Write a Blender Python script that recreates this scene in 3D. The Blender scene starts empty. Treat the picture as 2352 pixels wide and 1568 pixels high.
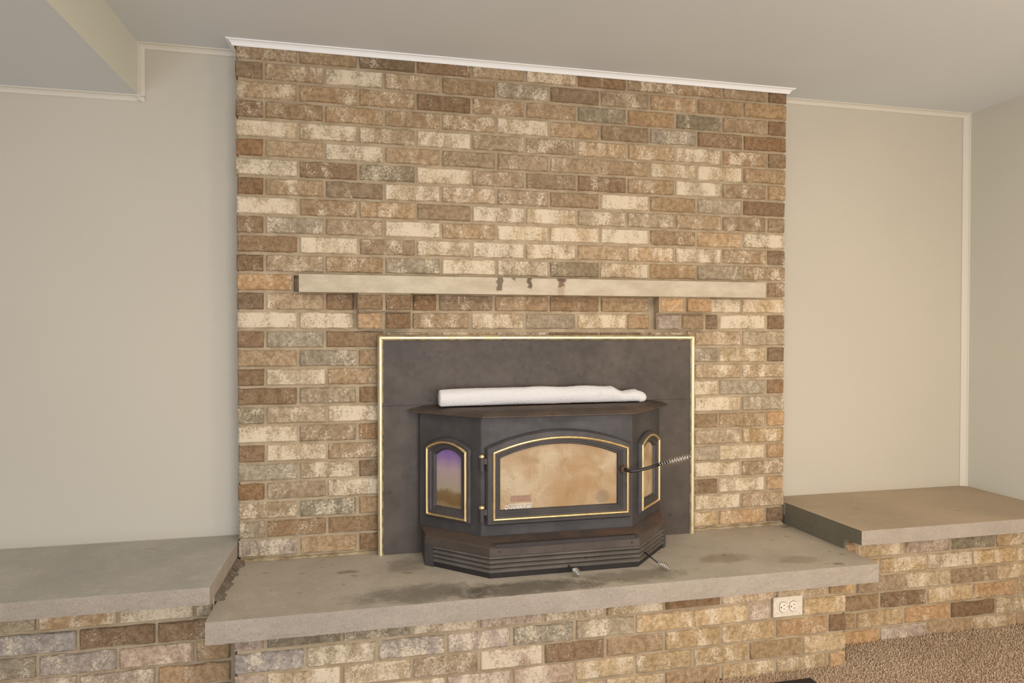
import bpy, bmesh, math, random
import numpy as np
from mathutils import Vector, Matrix

sc = bpy.context.scene
C = sc.collection
PI = math.pi

# ------------------------------------------------------------------ camera
F_PX = 1515.0
YAW, PITCH, ROLL = 0.2164, -0.0138, 0.0002
CAM = Vector((0.4465, -2.4754, 0.7984))
f = Vector((math.sin(YAW) * math.cos(PITCH), math.cos(YAW) * math.cos(PITCH), math.sin(PITCH)))
r = Vector((math.cos(YAW), -math.sin(YAW), 0))
u = r.cross(f)
cr, sr = math.cos(ROLL), math.sin(ROLL)
R_ = cr * r + sr * u
U_ = -sr * r + cr * u
cd = bpy.data.cameras.new('camera')
cam = bpy.data.objects.new('camera', cd)
C.objects.link(cam)
M = Matrix(((R_.x, U_.x, -f.x, CAM.x), (R_.y, U_.y, -f.y, CAM.y), (R_.z, U_.z, -f.z, CAM.z), (0, 0, 0, 1)))
cam.matrix_world = M
cd.sensor_fit = 'HORIZONTAL'
cd.sensor_width = 36.0
cd.lens = F_PX * 36.0 / 2352.0
cd.clip_start = 0.02
sc.camera = cam

# ------------------------------------------------------------------ exposure, world, lights
sc.view_settings.view_transform = 'Standard'
sc.view_settings.look = 'None'
sc.view_settings.gamma = 1.0
sc.view_settings.use_curve_mapping = False
sc.view_settings.exposure = 0.35

w = bpy.data.worlds.new('world')
sc.world = w
w.use_nodes = True
bg = w.node_tree.nodes['Background']
bg.inputs[0].default_value = (0.85, 0.9, 1.0, 1)
bg.inputs[1].default_value = 0.2


def area(name, loc, target, sx, sy, power, col, spread=PI):
    ld = bpy.data.lights.new(name, 'AREA')
    ld.shape = 'RECTANGLE'
    ld.size = sx
    ld.size_y = sy
    ld.energy = power
    ld.color = col
    ld.spread = spread
    o = bpy.data.objects.new(name, ld)
    C.objects.link(o)
    o.location = loc
    d = Vector(target) - Vector(loc)
    o.rotation_euler = d.to_track_quat('-Z', 'Y').to_euler()
    return o


area('window_light', (1.4, -4.8, 0.5), (0.4, 0.0, 0.2), 2.4, 1.5, 68, (0.80, 0.88, 1.0))
area('window_light', (-1.5, -4.8, 0.35), (-0.4, 0.0, 0.0), 1.2, 1.3, 38, (0.68, 0.82, 1.0))
area('lamp_and_fill_light', (2.6, -2.3, 0.75), (2.3, 0.1, 0.1), 0.45, 0.45, 12, (1.0, 0.78, 0.52))
area('lamp_and_fill_light', (0.9, -1.75, 1.74), (0.9, -1.75, 0.0), 0.9, 0.9, 17, (1.0, 0.93, 0.84))  # unseen overhead fill, added to brighten the hearth and slab tops


# ------------------------------------------------------------------ material helpers
def s2l(c):
    c = c / 255.0
    return c / 12.92 if c <= 0.04045 else ((c + 0.055) / 1.055) ** 2.4


def rgb(r_, g_, b_, a=1.0):
    return (s2l(r_), s2l(g_), s2l(b_), a)


class NT:
    def __init__(self, name):
        self.m = bpy.data.materials.new(name)
        self.m.use_nodes = True
        self.t = self.m.node_tree
        self.n = self.t.nodes
        self.b = self.n['Principled BSDF']
        self._pos = None

    def new(self, kind, **kw):
        nd = self.n.new(kind)
        for k, v in kw.items():
            setattr(nd, k, v)
        return nd

    def link(self, a, b):
        self.t.links.new(a, b)

    def set(self, inp, v):
        if hasattr(v, 'is_linked') or hasattr(v, 'links'):
            self.link(v, inp)
        else:
            inp.default_value = v

    def pos(self):
        if self._pos is None:
            self._pos = self.new('ShaderNodeNewGeometry').outputs['Position']
        return self._pos

    def vmath(self, op, a, b):
        nd = self.new('ShaderNodeVectorMath', operation=op)
        self.set(nd.inputs[0], a)
        self.set(nd.inputs[1], b)
        return nd.outputs[0]

    def math(self, op, a, b=0.0, c=None, clamp=False):
        nd = self.new('ShaderNodeMath', operation=op)
        nd.use_clamp = clamp
        self.set(nd.inputs[0], a)
        self.set(nd.inputs[1], b)
        if c is not None:
            self.set(nd.inputs[2], c)
        return nd.outputs[0]

    def noise(self, vec, scale, detail=4, rough=0.55, dist=0.0):
        nd = self.new('ShaderNodeTexNoise')
        self.set(nd.inputs['Vector'], vec)
        nd.inputs['Scale'].default_value = scale
        nd.inputs['Detail'].default_value = detail
        nd.inputs['Roughness'].default_value = rough
        nd.inputs['Distortion'].default_value = dist
        return nd.outputs['Fac']

    def smooth(self, v, lo, hi, a=0.0, b=1.0):
        nd = self.new('ShaderNodeMapRange', interpolation_type='SMOOTHSTEP')
        self.set(nd.inputs[0], v)
        self.set(nd.inputs[1], lo)
        self.set(nd.inputs[2], hi)
        self.set(nd.inputs[3], a)
        self.set(nd.inputs[4], b)
        return nd.outputs[0]

    def mix(self, fac, a, b, mode='MIX'):
        nd = self.new('ShaderNodeMix', data_type='RGBA', blend_type=mode)
        self.set(nd.inputs[0], fac)
        self.set(nd.inputs[6], a)
        self.set(nd.inputs[7], b)
        return nd.outputs[2]

    def bump(self, h, strength=0.5, dist=0.002, prev=None):
        nd = self.new('ShaderNodeBump')
        self.set(nd.inputs['Height'], h)
        nd.inputs['Strength'].default_value = strength
        nd.inputs['Distance'].default_value = dist
        if prev is not None:
            self.link(prev, nd.inputs['Normal'])
        return nd.outputs[0]

    def out(self, col, rough=0.8, normal=None, metal=0.0, spec=0.5):
        self.set(self.b.inputs['Base Color'], col)
        self.set(self.b.inputs['Roughness'], rough)
        self.b.inputs['Metallic'].default_value = metal
        self.b.inputs['Specular IOR Level'].default_value = spec
        if normal is not None:
            self.link(normal, self.b.inputs['Normal'])
        return self.m

    def sep(self, v):
        nd = self.new('ShaderNodeSeparateXYZ')
        self.link(v, nd.inputs[0])
        return nd.outputs


def mat_brick(name, white=(238, 218, 188)):
    t = NT(name)
    oi = t.new('ShaderNodeObjectInfo')
    off = t.vmath('MULTIPLY', oi.outputs['Random'], (173.0, 91.0, 57.0))
    p = t.vmath('ADD', t.pos(), off)
    pv = t.vmath('MULTIPLY', p, (1.0, 1.0, 0.5))          # wash runs in upright blotches
    big = t.noise(pv, 20, 3, 0.55)
    fine = t.noise(p, 130, 7, 0.78)
    spk = t.noise(p, 300, 3, 0.65)
    tone = t.noise(p, 60, 6, 0.7)
    base = oi.outputs['Color']
    amt = oi.outputs['Alpha']
    dark = t.mix(1.0, base, (0.74, 0.70, 0.64, 1), 'MULTIPLY')
    light = t.mix(1.0, base, (1.18, 1.16, 1.13, 1), 'MULTIPLY')
    c1 = t.mix(t.smooth(tone, 0.36, 0.64), dark, light)
    # lime wash
    s = t.math('ADD', t.math('MULTIPLY', big, 0.52), t.math('MULTIPLY', fine, 0.70))
    lo = t.math('SUBTRACT', 0.785, t.math('MULTIPLY', amt, 0.31))
    hi = t.math('ADD', lo, 0.15)
    m = t.smooth(s, lo, hi)
    c2 = t.mix(t.math('MULTIPLY', m, 0.9), c1, rgb(*white))
    sp = t.smooth(spk, 0.57, 0.64, 0.0, 0.9)
    sp = t.math('MULTIPLY', t.math('MULTIPLY', sp, t.smooth(big, 0.33, 0.55)), t.math('ADD', 0.1, amt))
    c3 = t.mix(sp, c2, rgb(228, 215, 192))
    pit = t.smooth(t.noise(p, 170, 3, 0.6), 0.33, 0.26, 0.0, 0.75)
    c4 = t.mix(pit, c3, rgb(104, 80, 56))
    h = t.math('ADD', t.math('MULTIPLY', fine, 0.65), t.math('MULTIPLY', spk, 0.35))
    n = t.bump(h, 0.9, 0.005)
    return t.out(c4, 0.9, n, spec=0.25)


def mat_mortar(name, c=(182, 161, 131), c2=(162, 141, 111)):
    t = NT(name)
    a = t.noise(t.pos(), 14, 5)
    b = t.noise(t.pos(), 220, 4, 0.7)
    col = t.mix(t.smooth(a, 0.35, 0.65), rgb(*c2), rgb(*c))
    col = t.mix(t.smooth(b, 0.45, 0.75, 0.0, 0.35), col, rgb(206, 192, 170))
    return t.out(col, 0.95, t.bump(b, 0.6, 0.0025), spec=0.2)


def mat_paint(name, c, bump=0.15):
    t = NT(name)
    b = t.noise(t.pos(), 260, 3, 0.6)
    v = t.noise(t.pos(), 1.3, 2)
    col = t.mix(t.smooth(v, 0.3, 0.7), rgb(*[x * 0.985 for x in c]), rgb(*c))
    return t.out(col, 0.75, t.bump(b, bump, 0.001), spec=0.3)


def mat_slab_top(name, c=(192, 180, 162), spots=1.0):
    t = NT(name)
    p = t.pos()
    a = t.noise(p, 3.2, 5, 0.6)
    b = t.noise(p, 26, 6, 0.65)
    g = t.noise(p, 300, 2, 0.6)
    col = t.mix(t.smooth(a, 0.3, 0.7), rgb(*[x * 0.9 for x in c]), rgb(*c))
    col = t.mix(t.smooth(b, 0.5, 0.8, 0.0, 0.35), col, rgb(c[0] * 1.12, c[1] * 1.1, c[2] * 1.08))
    col = t.mix(t.smooth(g, 0.35, 0.7, 0.0, 0.25), col, rgb(120, 108, 92))
    # brown stains, small and stretched
    ps = t.vmath('MULTIPLY', p, (1.0, 1.7, 1.0))
    st = t.noise(ps, 9.5, 3, 0.5)
    col = t.mix(t.smooth(st, 0.66, 0.74, 0.0, 0.55 * spots), col, rgb(104, 82, 58))
    st2 = t.noise(ps, 38, 2, 0.4)
    col = t.mix(t.smooth(st2, 0.73, 0.78, 0.0, 0.7 * spots), col, rgb(96, 80, 60))
    if spots >= 1.0:
        xyz = t.sep(p)
        for (cx, cy, rx, ry, st_, cc) in ((0.62, -0.42, 0.30, 0.09, 0.62, (88, 82, 72)), (0.95, -0.45, 0.34, 0.07, 0.72, (78, 72, 62)), (1.30, -0.42, 0.28, 0.07, 0.55, (94, 86, 70)), (0.58, -0.16, 0.08, 0.09, 0.4, (96, 84, 66)), (1.70, -0.33, 0.12, 0.06, 0.45, (112, 86, 58)), (1.95, -0.40, 0.10, 0.05, 0.35, (110, 88, 58)), (0.38, -0.18, 0.045, 0.02, 0.5, (90, 74, 58))):
            ex = t.math('DIVIDE', t.math('SUBTRACT', xyz[0], cx), rx)
            ey = t.math('DIVIDE', t.math('SUBTRACT', xyz[1], cy), ry)
            dd_ = t.math('ADD', t.math('MULTIPLY', ex, ex), t.math('MULTIPLY', ey, ey))
            dd_ = t.math('ADD', dd_, t.math('MULTIPLY', t.math('SUBTRACT', t.noise(p, 16, 5, 0.7), 0.5), 2.2))
            col = t.mix(t.smooth(dd_, 1.0, 0.1, 0.0, st_), col, rgb(*cc))
    wp = t.noise(t.vmath('ADD', ps, (7.3, 2.1, 0)), 42, 2, 0.4)
    col = t.mix(t.smooth(wp, 0.76, 0.79, 0.0, 0.7), col, rgb(215, 206, 190))
    return t.out(col, t.smooth(a, 0.3, 0.7, 0.62, 0.8), t.bump(b, 0.12, 0.002), spec=0.35)


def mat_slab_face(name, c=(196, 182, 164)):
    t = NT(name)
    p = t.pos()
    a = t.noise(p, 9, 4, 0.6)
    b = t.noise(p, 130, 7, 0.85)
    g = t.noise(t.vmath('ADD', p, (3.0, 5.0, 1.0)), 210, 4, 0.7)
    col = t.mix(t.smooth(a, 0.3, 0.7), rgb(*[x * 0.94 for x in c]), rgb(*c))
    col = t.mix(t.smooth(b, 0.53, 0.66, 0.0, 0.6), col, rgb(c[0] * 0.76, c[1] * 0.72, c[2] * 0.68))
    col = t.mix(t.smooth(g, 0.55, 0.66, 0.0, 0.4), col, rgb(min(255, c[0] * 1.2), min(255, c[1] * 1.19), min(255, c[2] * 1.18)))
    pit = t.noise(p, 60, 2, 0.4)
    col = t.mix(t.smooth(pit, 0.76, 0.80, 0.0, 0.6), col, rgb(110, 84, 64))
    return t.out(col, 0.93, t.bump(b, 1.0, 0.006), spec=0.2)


def mat_steel(name, c=(66, 60, 57), rust=0.3, rough=0.55, seed=0.0, dirt=0.3):
    t = NT(name)
    p = t.vmath('ADD', t.pos(), (seed, seed * 0.7, 0))
    a = t.noise(p, 6, 5, 0.65)
    b = t.noise(p, 40, 5, 0.7)
    g = t.noise(p, 400, 2)
    col = t.mix(t.smooth(a, 0.35, 0.7), rgb(*[x * 0.86 for x in c]), rgb(*[x * 1.08 for x in c]))
    lo = 0.78 - rust * 0.42
    s = t.math('ADD', t.math('MULTIPLY', a, 0.6), t.math('MULTIPLY', b, 0.4))
    col = t.mix(t.smooth(s, lo, lo + 0.16, 0.0, 0.75), col, rgb(101, 72, 52))
    col = t.mix(t.smooth(b, 0.62, 0.8, 0.0, dirt), col, rgb(120, 106, 90))
    dots = t.noise(p, 26, 1, 0.3)
    col = t.mix(t.smooth(dots, 0.76, 0.79, 0.0, 0.5), col, rgb(44, 38, 34))
    specks = t.noise(p, 75, 1, 0.3)
    col = t.mix(t.smooth(specks, 0.84, 0.86, 0.0, 0.5), col, rgb(150, 138, 124))
    return t.out(col, t.smooth(b, 0.3, 0.7, rough, rough + 0.15), t.bump(g, 0.15, 0.0006), metal=0.0, spec=0.45)


def mat_metal(name, c, rough=0.25):
    t = NT(name)
    b = t.noise(t.pos(), 60, 3)
    return t.out(rgb(*c), t.smooth(b, 0.3, 0.7, rough * 0.8, rough * 1.3), None, metal=1.0)


def mat_plain(name, c, rough=0.6, metal=0.0):
    t = NT(name)
    b = t.noise(t.pos(), 90, 3)
    col = t.mix(t.smooth(b, 0.3, 0.7), rgb(*[x * 0.93 for x in c]), rgb(*c))
    return t.out(col, rough, None, metal=metal)


def mat_glass_soot():
    t = NT('ash_coated_glass')
    p = t.pos()
    a = t.noise(p, 7, 5, 0.55, 0.8)
    b = t.noise(t.vmath('ADD', p, (3.1, 0, 5.7)), 13, 4, 0.6, 0.5)
    g = t.noise(p, 330, 2, 0.6)
    col = t.mix(t.smooth(a, 0.35, 0.66), rgb(172, 134, 86), rgb(200, 177, 142))
    col = t.mix(t.smooth(b, 0.52, 0.7, 0.0, 0.6), col, rgb(150, 118, 62))
    col = t.mix(t.smooth(g, 0.3, 0.7, 0.0, 0.45), col, rgb(130, 104, 72))
    xyz = t.sep(p)
    ex = t.math('DIVIDE', t.math('SUBTRACT', xyz[0], 1.262), 0.030)
    ez = t.math('DIVIDE', t.math('SUBTRACT', xyz[2], 0.215), 0.026)
    dd_ = t.math('ADD', t.math('ADD', t.math('MULTIPLY', ex, ex), t.math('MULTIPLY', ez, ez)), t.math('MULTIPLY', t.math('SUBTRACT', b, 0.5), 1.5))
    col = t.mix(t.smooth(dd_, 1.1, 0.3, 0.0, 0.45), col, rgb(112, 98, 84))
    m = t.out(col, 0.42, None, spec=0.5)
    t.b.inputs['Coat Weight'].default_value = 0.6
    t.b.inputs['Coat Roughness'].default_value = 0.06
    return m


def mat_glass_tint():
    t = NT('purple_to_brown_glass')  # colour graded by height, brown low, beige middle, purple at the top
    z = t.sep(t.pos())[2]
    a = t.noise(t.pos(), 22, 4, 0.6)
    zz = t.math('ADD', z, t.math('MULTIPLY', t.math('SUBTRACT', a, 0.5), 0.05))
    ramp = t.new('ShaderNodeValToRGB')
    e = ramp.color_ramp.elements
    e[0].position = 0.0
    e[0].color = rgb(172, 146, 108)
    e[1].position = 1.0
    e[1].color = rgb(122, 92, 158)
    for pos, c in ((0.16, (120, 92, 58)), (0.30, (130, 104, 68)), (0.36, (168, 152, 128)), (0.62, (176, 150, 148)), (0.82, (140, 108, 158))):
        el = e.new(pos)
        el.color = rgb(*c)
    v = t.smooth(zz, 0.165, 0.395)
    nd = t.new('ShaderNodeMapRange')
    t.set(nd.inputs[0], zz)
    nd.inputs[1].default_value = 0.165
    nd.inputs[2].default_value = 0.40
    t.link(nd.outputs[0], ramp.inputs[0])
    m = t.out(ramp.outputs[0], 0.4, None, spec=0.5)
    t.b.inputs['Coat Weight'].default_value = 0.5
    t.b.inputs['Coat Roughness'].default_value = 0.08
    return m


def mat_carpet(name, dark=1.0):
    t = NT(name)
    p = t.pos()
    a = t.noise(p, 230, 3, 0.7)
    b = t.noise(p, 5, 3)
    col = t.mix(t.smooth(a, 0.38, 0.62), rgb(166, 140, 114), rgb(230, 208, 182))
    col = t.mix(t.smooth(b, 0.35, 0.65, 0.0, 0.25), col, rgb(160, 132, 104))
    return t.out(col, 1.0, t.bump(a, 0.5, 0.004), spec=0.1)


def mat_towel():
    t = NT('white_terry_cloth')
    p = t.pos()
    a = t.noise(p, 420, 3, 0.7)
    b = t.noise(p, 24, 3)
    col = t.mix(t.smooth(b, 0.62, 0.8, 0.0, 0.3), rgb(240, 233, 228), rgb(200, 188, 176))
    m = t.out(col, 1.0, t.bump(a, 0.9, 0.003), spec=0.1)
    t.b.inputs['Sheen Weight'].default_value = 0.4
    return m


def mat_mantel():
    t = NT('mantel_limestone')
    p = t.pos()
    a = t.noise(t.vmath('MULTIPLY', p, (1, 1, 2.2)), 12, 5, 0.6)
    b = t.noise(p, 120, 4, 0.7)
    col = t.mix(t.smooth(a, 0.3, 0.7), rgb(186, 170, 144), rgb(205, 190, 165))
    vein = t.smooth(t.noise(t.vmath('MULTIPLY', p, (1, 1, 1.6)), 45, 5, 0.75), 0.58, 0.72, 0.0, 0.5)
    col = t.mix(vein, col, rgb(160, 136, 106))
    col = t.mix(t.smooth(b, 0.42, 0.3, 0.0, 0.3), col, rgb(222, 208, 186))
    # three dark spill stains that ran down from the top edge
    xyz = t.sep(p)
    wob = t.math('MULTIPLY', t.math('SUBTRACT', t.noise(p, 55, 3), 0.5), 0.028)
    for (cx, wd, z0, st, cc) in ((0.931, 0.014, 0.955, 0.85, (104, 86, 68)), (1.047, 0.011, 0.965, 0.9, (96, 78, 60)),
                                 (1.172, 0.013, 0.972, 0.92, (88, 72, 56)), (1.170, 0.016, 0.90, 0.45, (160, 124, 96)), (1.172, 0.024, 0.991, 0.8, (96, 80, 64)), (0.985, 0.012, 0.994, 0.8, (104, 88, 70))):
        dx = t.math('ABSOLUTE', t.math('SUBTRACT', t.math('ADD', xyz[0], wob), cx))
        mx = t.smooth(dx, wd, wd * 0.6)
        mz = t.smooth(t.math('ADD', xyz[2], wob), z0 - 0.004, z0 + 0.004)
        col = t.mix(t.math('MULTIPLY', t.math('MULTIPLY', mx, mz), st), col, rgb(*cc))
    return t.out(col, 0.75, t.bump(b, 0.3, 0.0015), spec=0.3)


MB_ = mat_brick('washed_brick')
MORT = mat_mortar('mortar')
MORTG = mat_mortar('grey_mortar', (136, 128, 108), (112, 106, 88))
WALLC = mat_paint('cream_wall_paint', (202, 192, 174))
WALLG = mat_paint('sage_grey_wall_paint', (212, 208, 194))
CEIL = mat_paint('ceiling_paint', (218, 221, 222), 0.1)
TRIMC = mat_paint('cream_trim_paint', (218, 210, 194), 0.05)
TRIMW = mat_paint('white_trim_paint', (246, 244, 240), 0.05)
SLABT = mat_slab_top('worn_stone_top')
SLABT2 = mat_slab_top('grey_stone_top', (196, 190, 178), 0.3)
SLABT3 = mat_slab_top('tan_stone_top', (194, 174, 148), 0.3)
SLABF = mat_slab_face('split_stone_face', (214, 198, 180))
CARP = mat_carpet('beige_carpet')
MANT = mat_mantel()
PANEL = mat_steel('painted_steel_panel', (82, 71, 62), 0.3, 0.5, 0.0)
BODY = mat_steel('stove_black_steel', (74, 69, 67), 0.12, 0.5, 3.0)
RUSTY = mat_steel('rusty_stove_top', (84, 72, 62), 0.75, 0.6, 5.0)
LEDGE = mat_steel('dusty_rusted_ledge', (86, 74, 66), 0.8, 0.65, 8.0, 0.6)
GRIL = mat_steel('dusty_louver_steel', (98, 89, 80), 0.35, 0.6, 11.0, 0.5)
BLACK = mat_plain('dark_cavity', (22, 19, 17), 0.8)
DOORM = mat_steel('cast_iron_door', (72, 66, 64), 0.1, 0.45, 14.0)
BRASS = mat_metal('brass', (240, 214, 160), 0.40)
BRASSP = mat_metal('pale_brass_trim', (236, 222, 186), 0.5)
CHROME = mat_metal('chrome_wire', (214, 210, 204), 0.2)
RODM = mat_plain('black_iron_rod', (46, 40, 37), 0.4)
BOLTM = mat_plain('rusted_bolt', (92, 60, 42), 0.5)
GLS = mat_glass_soot()
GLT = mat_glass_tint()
TOWEL = mat_towel()
PLATE = mat_plain('ivory_plastic', (226, 212, 190), 0.4)
PLATE2 = mat_plain('ivory_receptacle', (238, 226, 208), 0.35)
SLOT = mat_plain('slot_dark', (52, 34, 20), 0.7)
PRINT = mat_plain('white_print', (240, 236, 226), 0.5)
LABELM = mat_plain('faded_sticker', (160, 124, 98), 0.5)
MATB = mat_plain('black_rubber', (38, 32, 30), 0.7)
MATI = mat_carpet('mat_fibre')

# ------------------------------------------------------------------ object helpers
WLOC = {}


def link(o, parent=None, loc=(0, 0, 0)):
    """loc is the wanted world position of the origin"""
    C.objects.link(o)
    loc = Vector(loc)
    if parent is not None:
        o.parent = parent
        o.location = loc - WLOC[parent.name]
    else:
        o.location = loc
    WLOC[o.name] = loc
    return o


def empty(name, loc, label=None, cat=None, group=None, kind=None):
    o = bpy.data.objects.new(name, None)
    o.empty_display_size = 0.05
    link(o, None, loc)
    tag(o, label, cat, group, kind)
    return o


def tag(o, label=None, cat=None, group=None, kind=None):
    for k, v in (('label', label), ('category', cat), ('group', group), ('kind', kind)):
        if v:
            o[k] = v
    return o


def mesh_obj(name, verts, faces, mat, parent=None, smooth=False, origin=None, mats=None, fm=None):
    me = bpy.data.meshes.new(name)
    vs = [Vector(v) for v in verts]
    if origin is None:
        lo = Vector((min(v.x for v in vs), min(v.y for v in vs), min(v.z for v in vs)))
        hi = Vector((max(v.x for v in vs), max(v.y for v in vs), max(v.z for v in vs)))
        origin = Vector(((lo.x + hi.x) / 2, (lo.y + hi.y) / 2, lo.z))
    origin = Vector(origin)
    me.from_pydata([tuple(v - origin) for v in vs], [], faces)
    for m_ in (mats or [mat]):
        me.materials.append(m_)
    if fm:
        for p_, i in zip(me.polygons, fm):
            p_.material_index = i
    bm = bmesh.new()
    bm.from_mesh(me)
    bmesh.ops.recalc_face_normals(bm, faces=bm.faces)
    bm.to_mesh(me)
    bm.free()
    if smooth:
        for p_ in me.polygons:
            p_.use_smooth = True
    me.update()
    o = bpy.data.objects.new(name, me)
    return link(o, parent, origin)


def bevel(o, wd=0.002, seg=2, ang=0.6):
    md = o.modifiers.new('bevel', 'BEVEL')
    md.width = wd
    md.segments = seg
    md.limit_method = 'ANGLE'
    md.angle_limit = ang
    for p_ in o.data.polygons:
        p_.use_smooth = True
    md.harden_normals = True
    return o


class Geo:
    def __init__(self):
        self.v = []
        self.f = []

    def add(self, vs, fs):
        b = len(self.v)
        self.v += [tuple(x) for x in vs]
        self.f += [tuple(i + b for i in q) for q in fs]
        return self

    def box(self, x0, x1, y0, y1, z0, z1):
        vs = [(x, y, z) for x in (x0, x1) for y in (y0, y1) for z in (z0, z1)]
        return self.add(vs, [(0, 1, 3, 2), (4, 6, 7, 5), (0, 4, 5, 1), (2, 3, 7, 6), (0, 2, 6, 4), (1, 5, 7, 3)])

    def prism(self, poly, z0, z1):
        n = len(poly)
        vs = [(x, y, z0) for x, y in poly] + [(x, y, z1) for x, y in poly]
        fs = [tuple(range(n))[::-1], tuple(range(n, 2 * n))] + [(i, (i + 1) % n, n + (i + 1) % n, n + i) for i in range(n)]
        return self.add(vs, fs)

    def loft(self, rings, closed=True, caps=True):
        """rings: list of lists of points, same count"""
        n = len(rings[0])
        vs = [p_ for rg in rings for p_ in rg]
        fs = []
        for a in range(len(rings) - 1):
            for i in range(n if closed else n - 1):
                j = (i + 1) % n
                fs.append((a * n + i, a * n + j, (a + 1) * n + j, (a + 1) * n + i))
        if caps:
            fs.append(tuple(range(n))[::-1])
            fs.append(tuple(range((len(rings) - 1) * n, len(rings) * n)))
        return self.add(vs, fs)

    def sweep(self, path, prof, caps=True, closed=False):
        """path in XY, prof = closed list of (outward offset, z); outward = left-hand normal turned right of travel"""
        rings = offset_rings(path, prof, closed)
        if closed:
            rings = rings + [rings[0]]
            return self.loft(rings, True, False)
        return self.loft(rings, True, caps)

    def tube(self, pts, rad, n=10, caps=True):
        pts = [Vector(p_) for p_ in pts]
        rings = []
        prev = None
        for i, p_ in enumerate(pts):
            if i == 0:
                d = pts[1] - pts[0]
            elif i == len(pts) - 1:
                d = pts[-1] - pts[-2]
            else:
                d = (pts[i + 1] - pts[i]).normalized() + (pts[i] - pts[i - 1]).normalized()
            d.normalize()
            if prev is None:
                a = Vector((0, 0, 1)) if abs(d.z) < 0.9 else Vector((1, 0, 0))
                e1 = (a - d * a.dot(d)).normalized()
            else:
                e1 = (prev - d * prev.dot(d)).normalized()
            prev = e1
            e2 = d.cross(e1)
            rr = rad[i] if isinstance(rad, (list, tuple)) else rad
            rings.append([p_ + (e1 * math.cos(2 * PI * k / n) + e2 * math.sin(2 * PI * k / n)) * rr for k in range(n)])
        return self.loft(rings, True, caps)

    def build(self, name, mat, parent=None, smooth=False, origin=None):
        return mesh_obj(name, self.v, self.f, mat, parent, smooth, origin)


def offset_rings(path, prof, closed=False):
    n = len(path)
    P = [Vector((x, y)) for x, y in path]
    rings = []
    for i in range(n):
        dirs = []
        if i > 0 or closed:
            dirs.append((P[i] - P[i - 1]).normalized())
        if i < n - 1 or closed:
            dirs.append((P[(i + 1) % n] - P[i]).normalized())
        nrm = [Vector((d.y, -d.x)) for d in dirs]          # right of travel
        if len(nrm) == 2:
            m = (nrm[0] + nrm[1]).normalized()
            m = m / max(0.2, m.dot(nrm[0]))
        else:
            m = nrm[0]
        rings.append([(P[i].x + m.x * o_, P[i].y + m.y * o_, z) for o_, z in prof])
    return rings


# ------------------------------------------------------------------ room shell
FLOOR_Z = -0.375
CZ = 1.818
YB = 0.10
XR = 3.20
XL, YN = -3.0, -5.0


def struct(o, kind='structure'):
    o['kind'] = kind
    return o


struct(Geo().box(XL - 0.1, XR + 0.1, YN - 0.1, YB + 0.12, FLOOR_Z - 0.1, FLOOR_Z - 0.006).build('floor', CARP))
floor = bpy.data.objects['floor']
struct(Geo().box(XL - 0.1, XR + 0.1, YN - 0.1, YB + 0.12, CZ, CZ + 0.1).build('ceiling', CEIL))
struct(Geo().box(XL, XR, YB, YB + 0.1, FLOOR_Z, CZ).build('wall_back', WALLC))
struct(Geo().box(XR, XR + 0.1, YN, YB + 0.1, FLOOR_Z, CZ).build('wall_right', WALLG))
struct(Geo().box(XL - 0.1, XL, YN, YB + 0.1, FLOOR_Z, CZ).build('wall_left', WALLC))
struct(Geo().box(XL, XR, YN - 0.1, YN, FLOOR_Z, CZ).build('wall_front', WALLC))
# dropped box beam along the left of the ceiling, running towards the camera
BZ = 1.632
BXR = -0.338
bg_ = Geo().box(XL, BXR, YN, YB, BZ, CZ).v
o = mesh_obj('ceiling_beam', bg_, [(0, 1, 3, 2), (4, 6, 7, 5), (0, 4, 5, 1), (2, 3, 7, 6), (0, 2, 6, 4), (1, 5, 7, 3)], None,
             mats=[mat_paint('beam_paint', (224, 222, 204)), CEIL], fm=[0, 0, 0, 0, 1, 0])
struct(o)

cove = [(0.0, -0.019), (0.004, -0.0195), (0.006, -0.0165), (0.009, -0.010), (0.015, -0.0045), (0.022, -0.0035), (0.024, 0.0), (0.0, 0.0)]


def cove_at(z, s=1.0):
    return [(a * s, z + b * s) for a, b in cove]


# small cove mouldings
struct(Geo().sweep([(-0.005, YB), (-0.005, -0.001), (2.177, -0.001), (2.177, YB)], [(a + 0.001, z) for a, z in cove_at(CZ, 0.98)][::-1]).build('trim_1', TRIMW))
struct(Geo().sweep([(BXR, YB), (0.0, YB)], cove_at(CZ, 0.95)).build('trim_2', TRIMC))
struct(Geo().sweep([(2.172, YB), (XR, YB)], cove_at(CZ, 0.95)).build('trim_3', TRIMC))
struct(Geo().sweep([(XL, YB), (BXR + 0.019, YB)], cove_at(BZ, 0.95)).build('trim_4', TRIMC))
# upright cove pieces
g = Geo()
vp = [(0.0, 0.0), (0.019, 0.0), (0.0195, -0.004), (0.0165, -0.006), (0.010, -0.009), (0.0045, -0.015), (0.0035, -0.019), (0.0, -0.019)]
g.prism([(BXR + a, YB + b) for a, b in vp], BZ - 0.018, CZ - 0.001)
struct(g.build('trim_5', TRIMC))
g = Geo()
g.prism([(XR - a * 1.5, YB + b * 1.0) for a, b in vp], 0.072, CZ - 0.001)
struct(g.build('trim_6', TRIMC))

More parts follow.
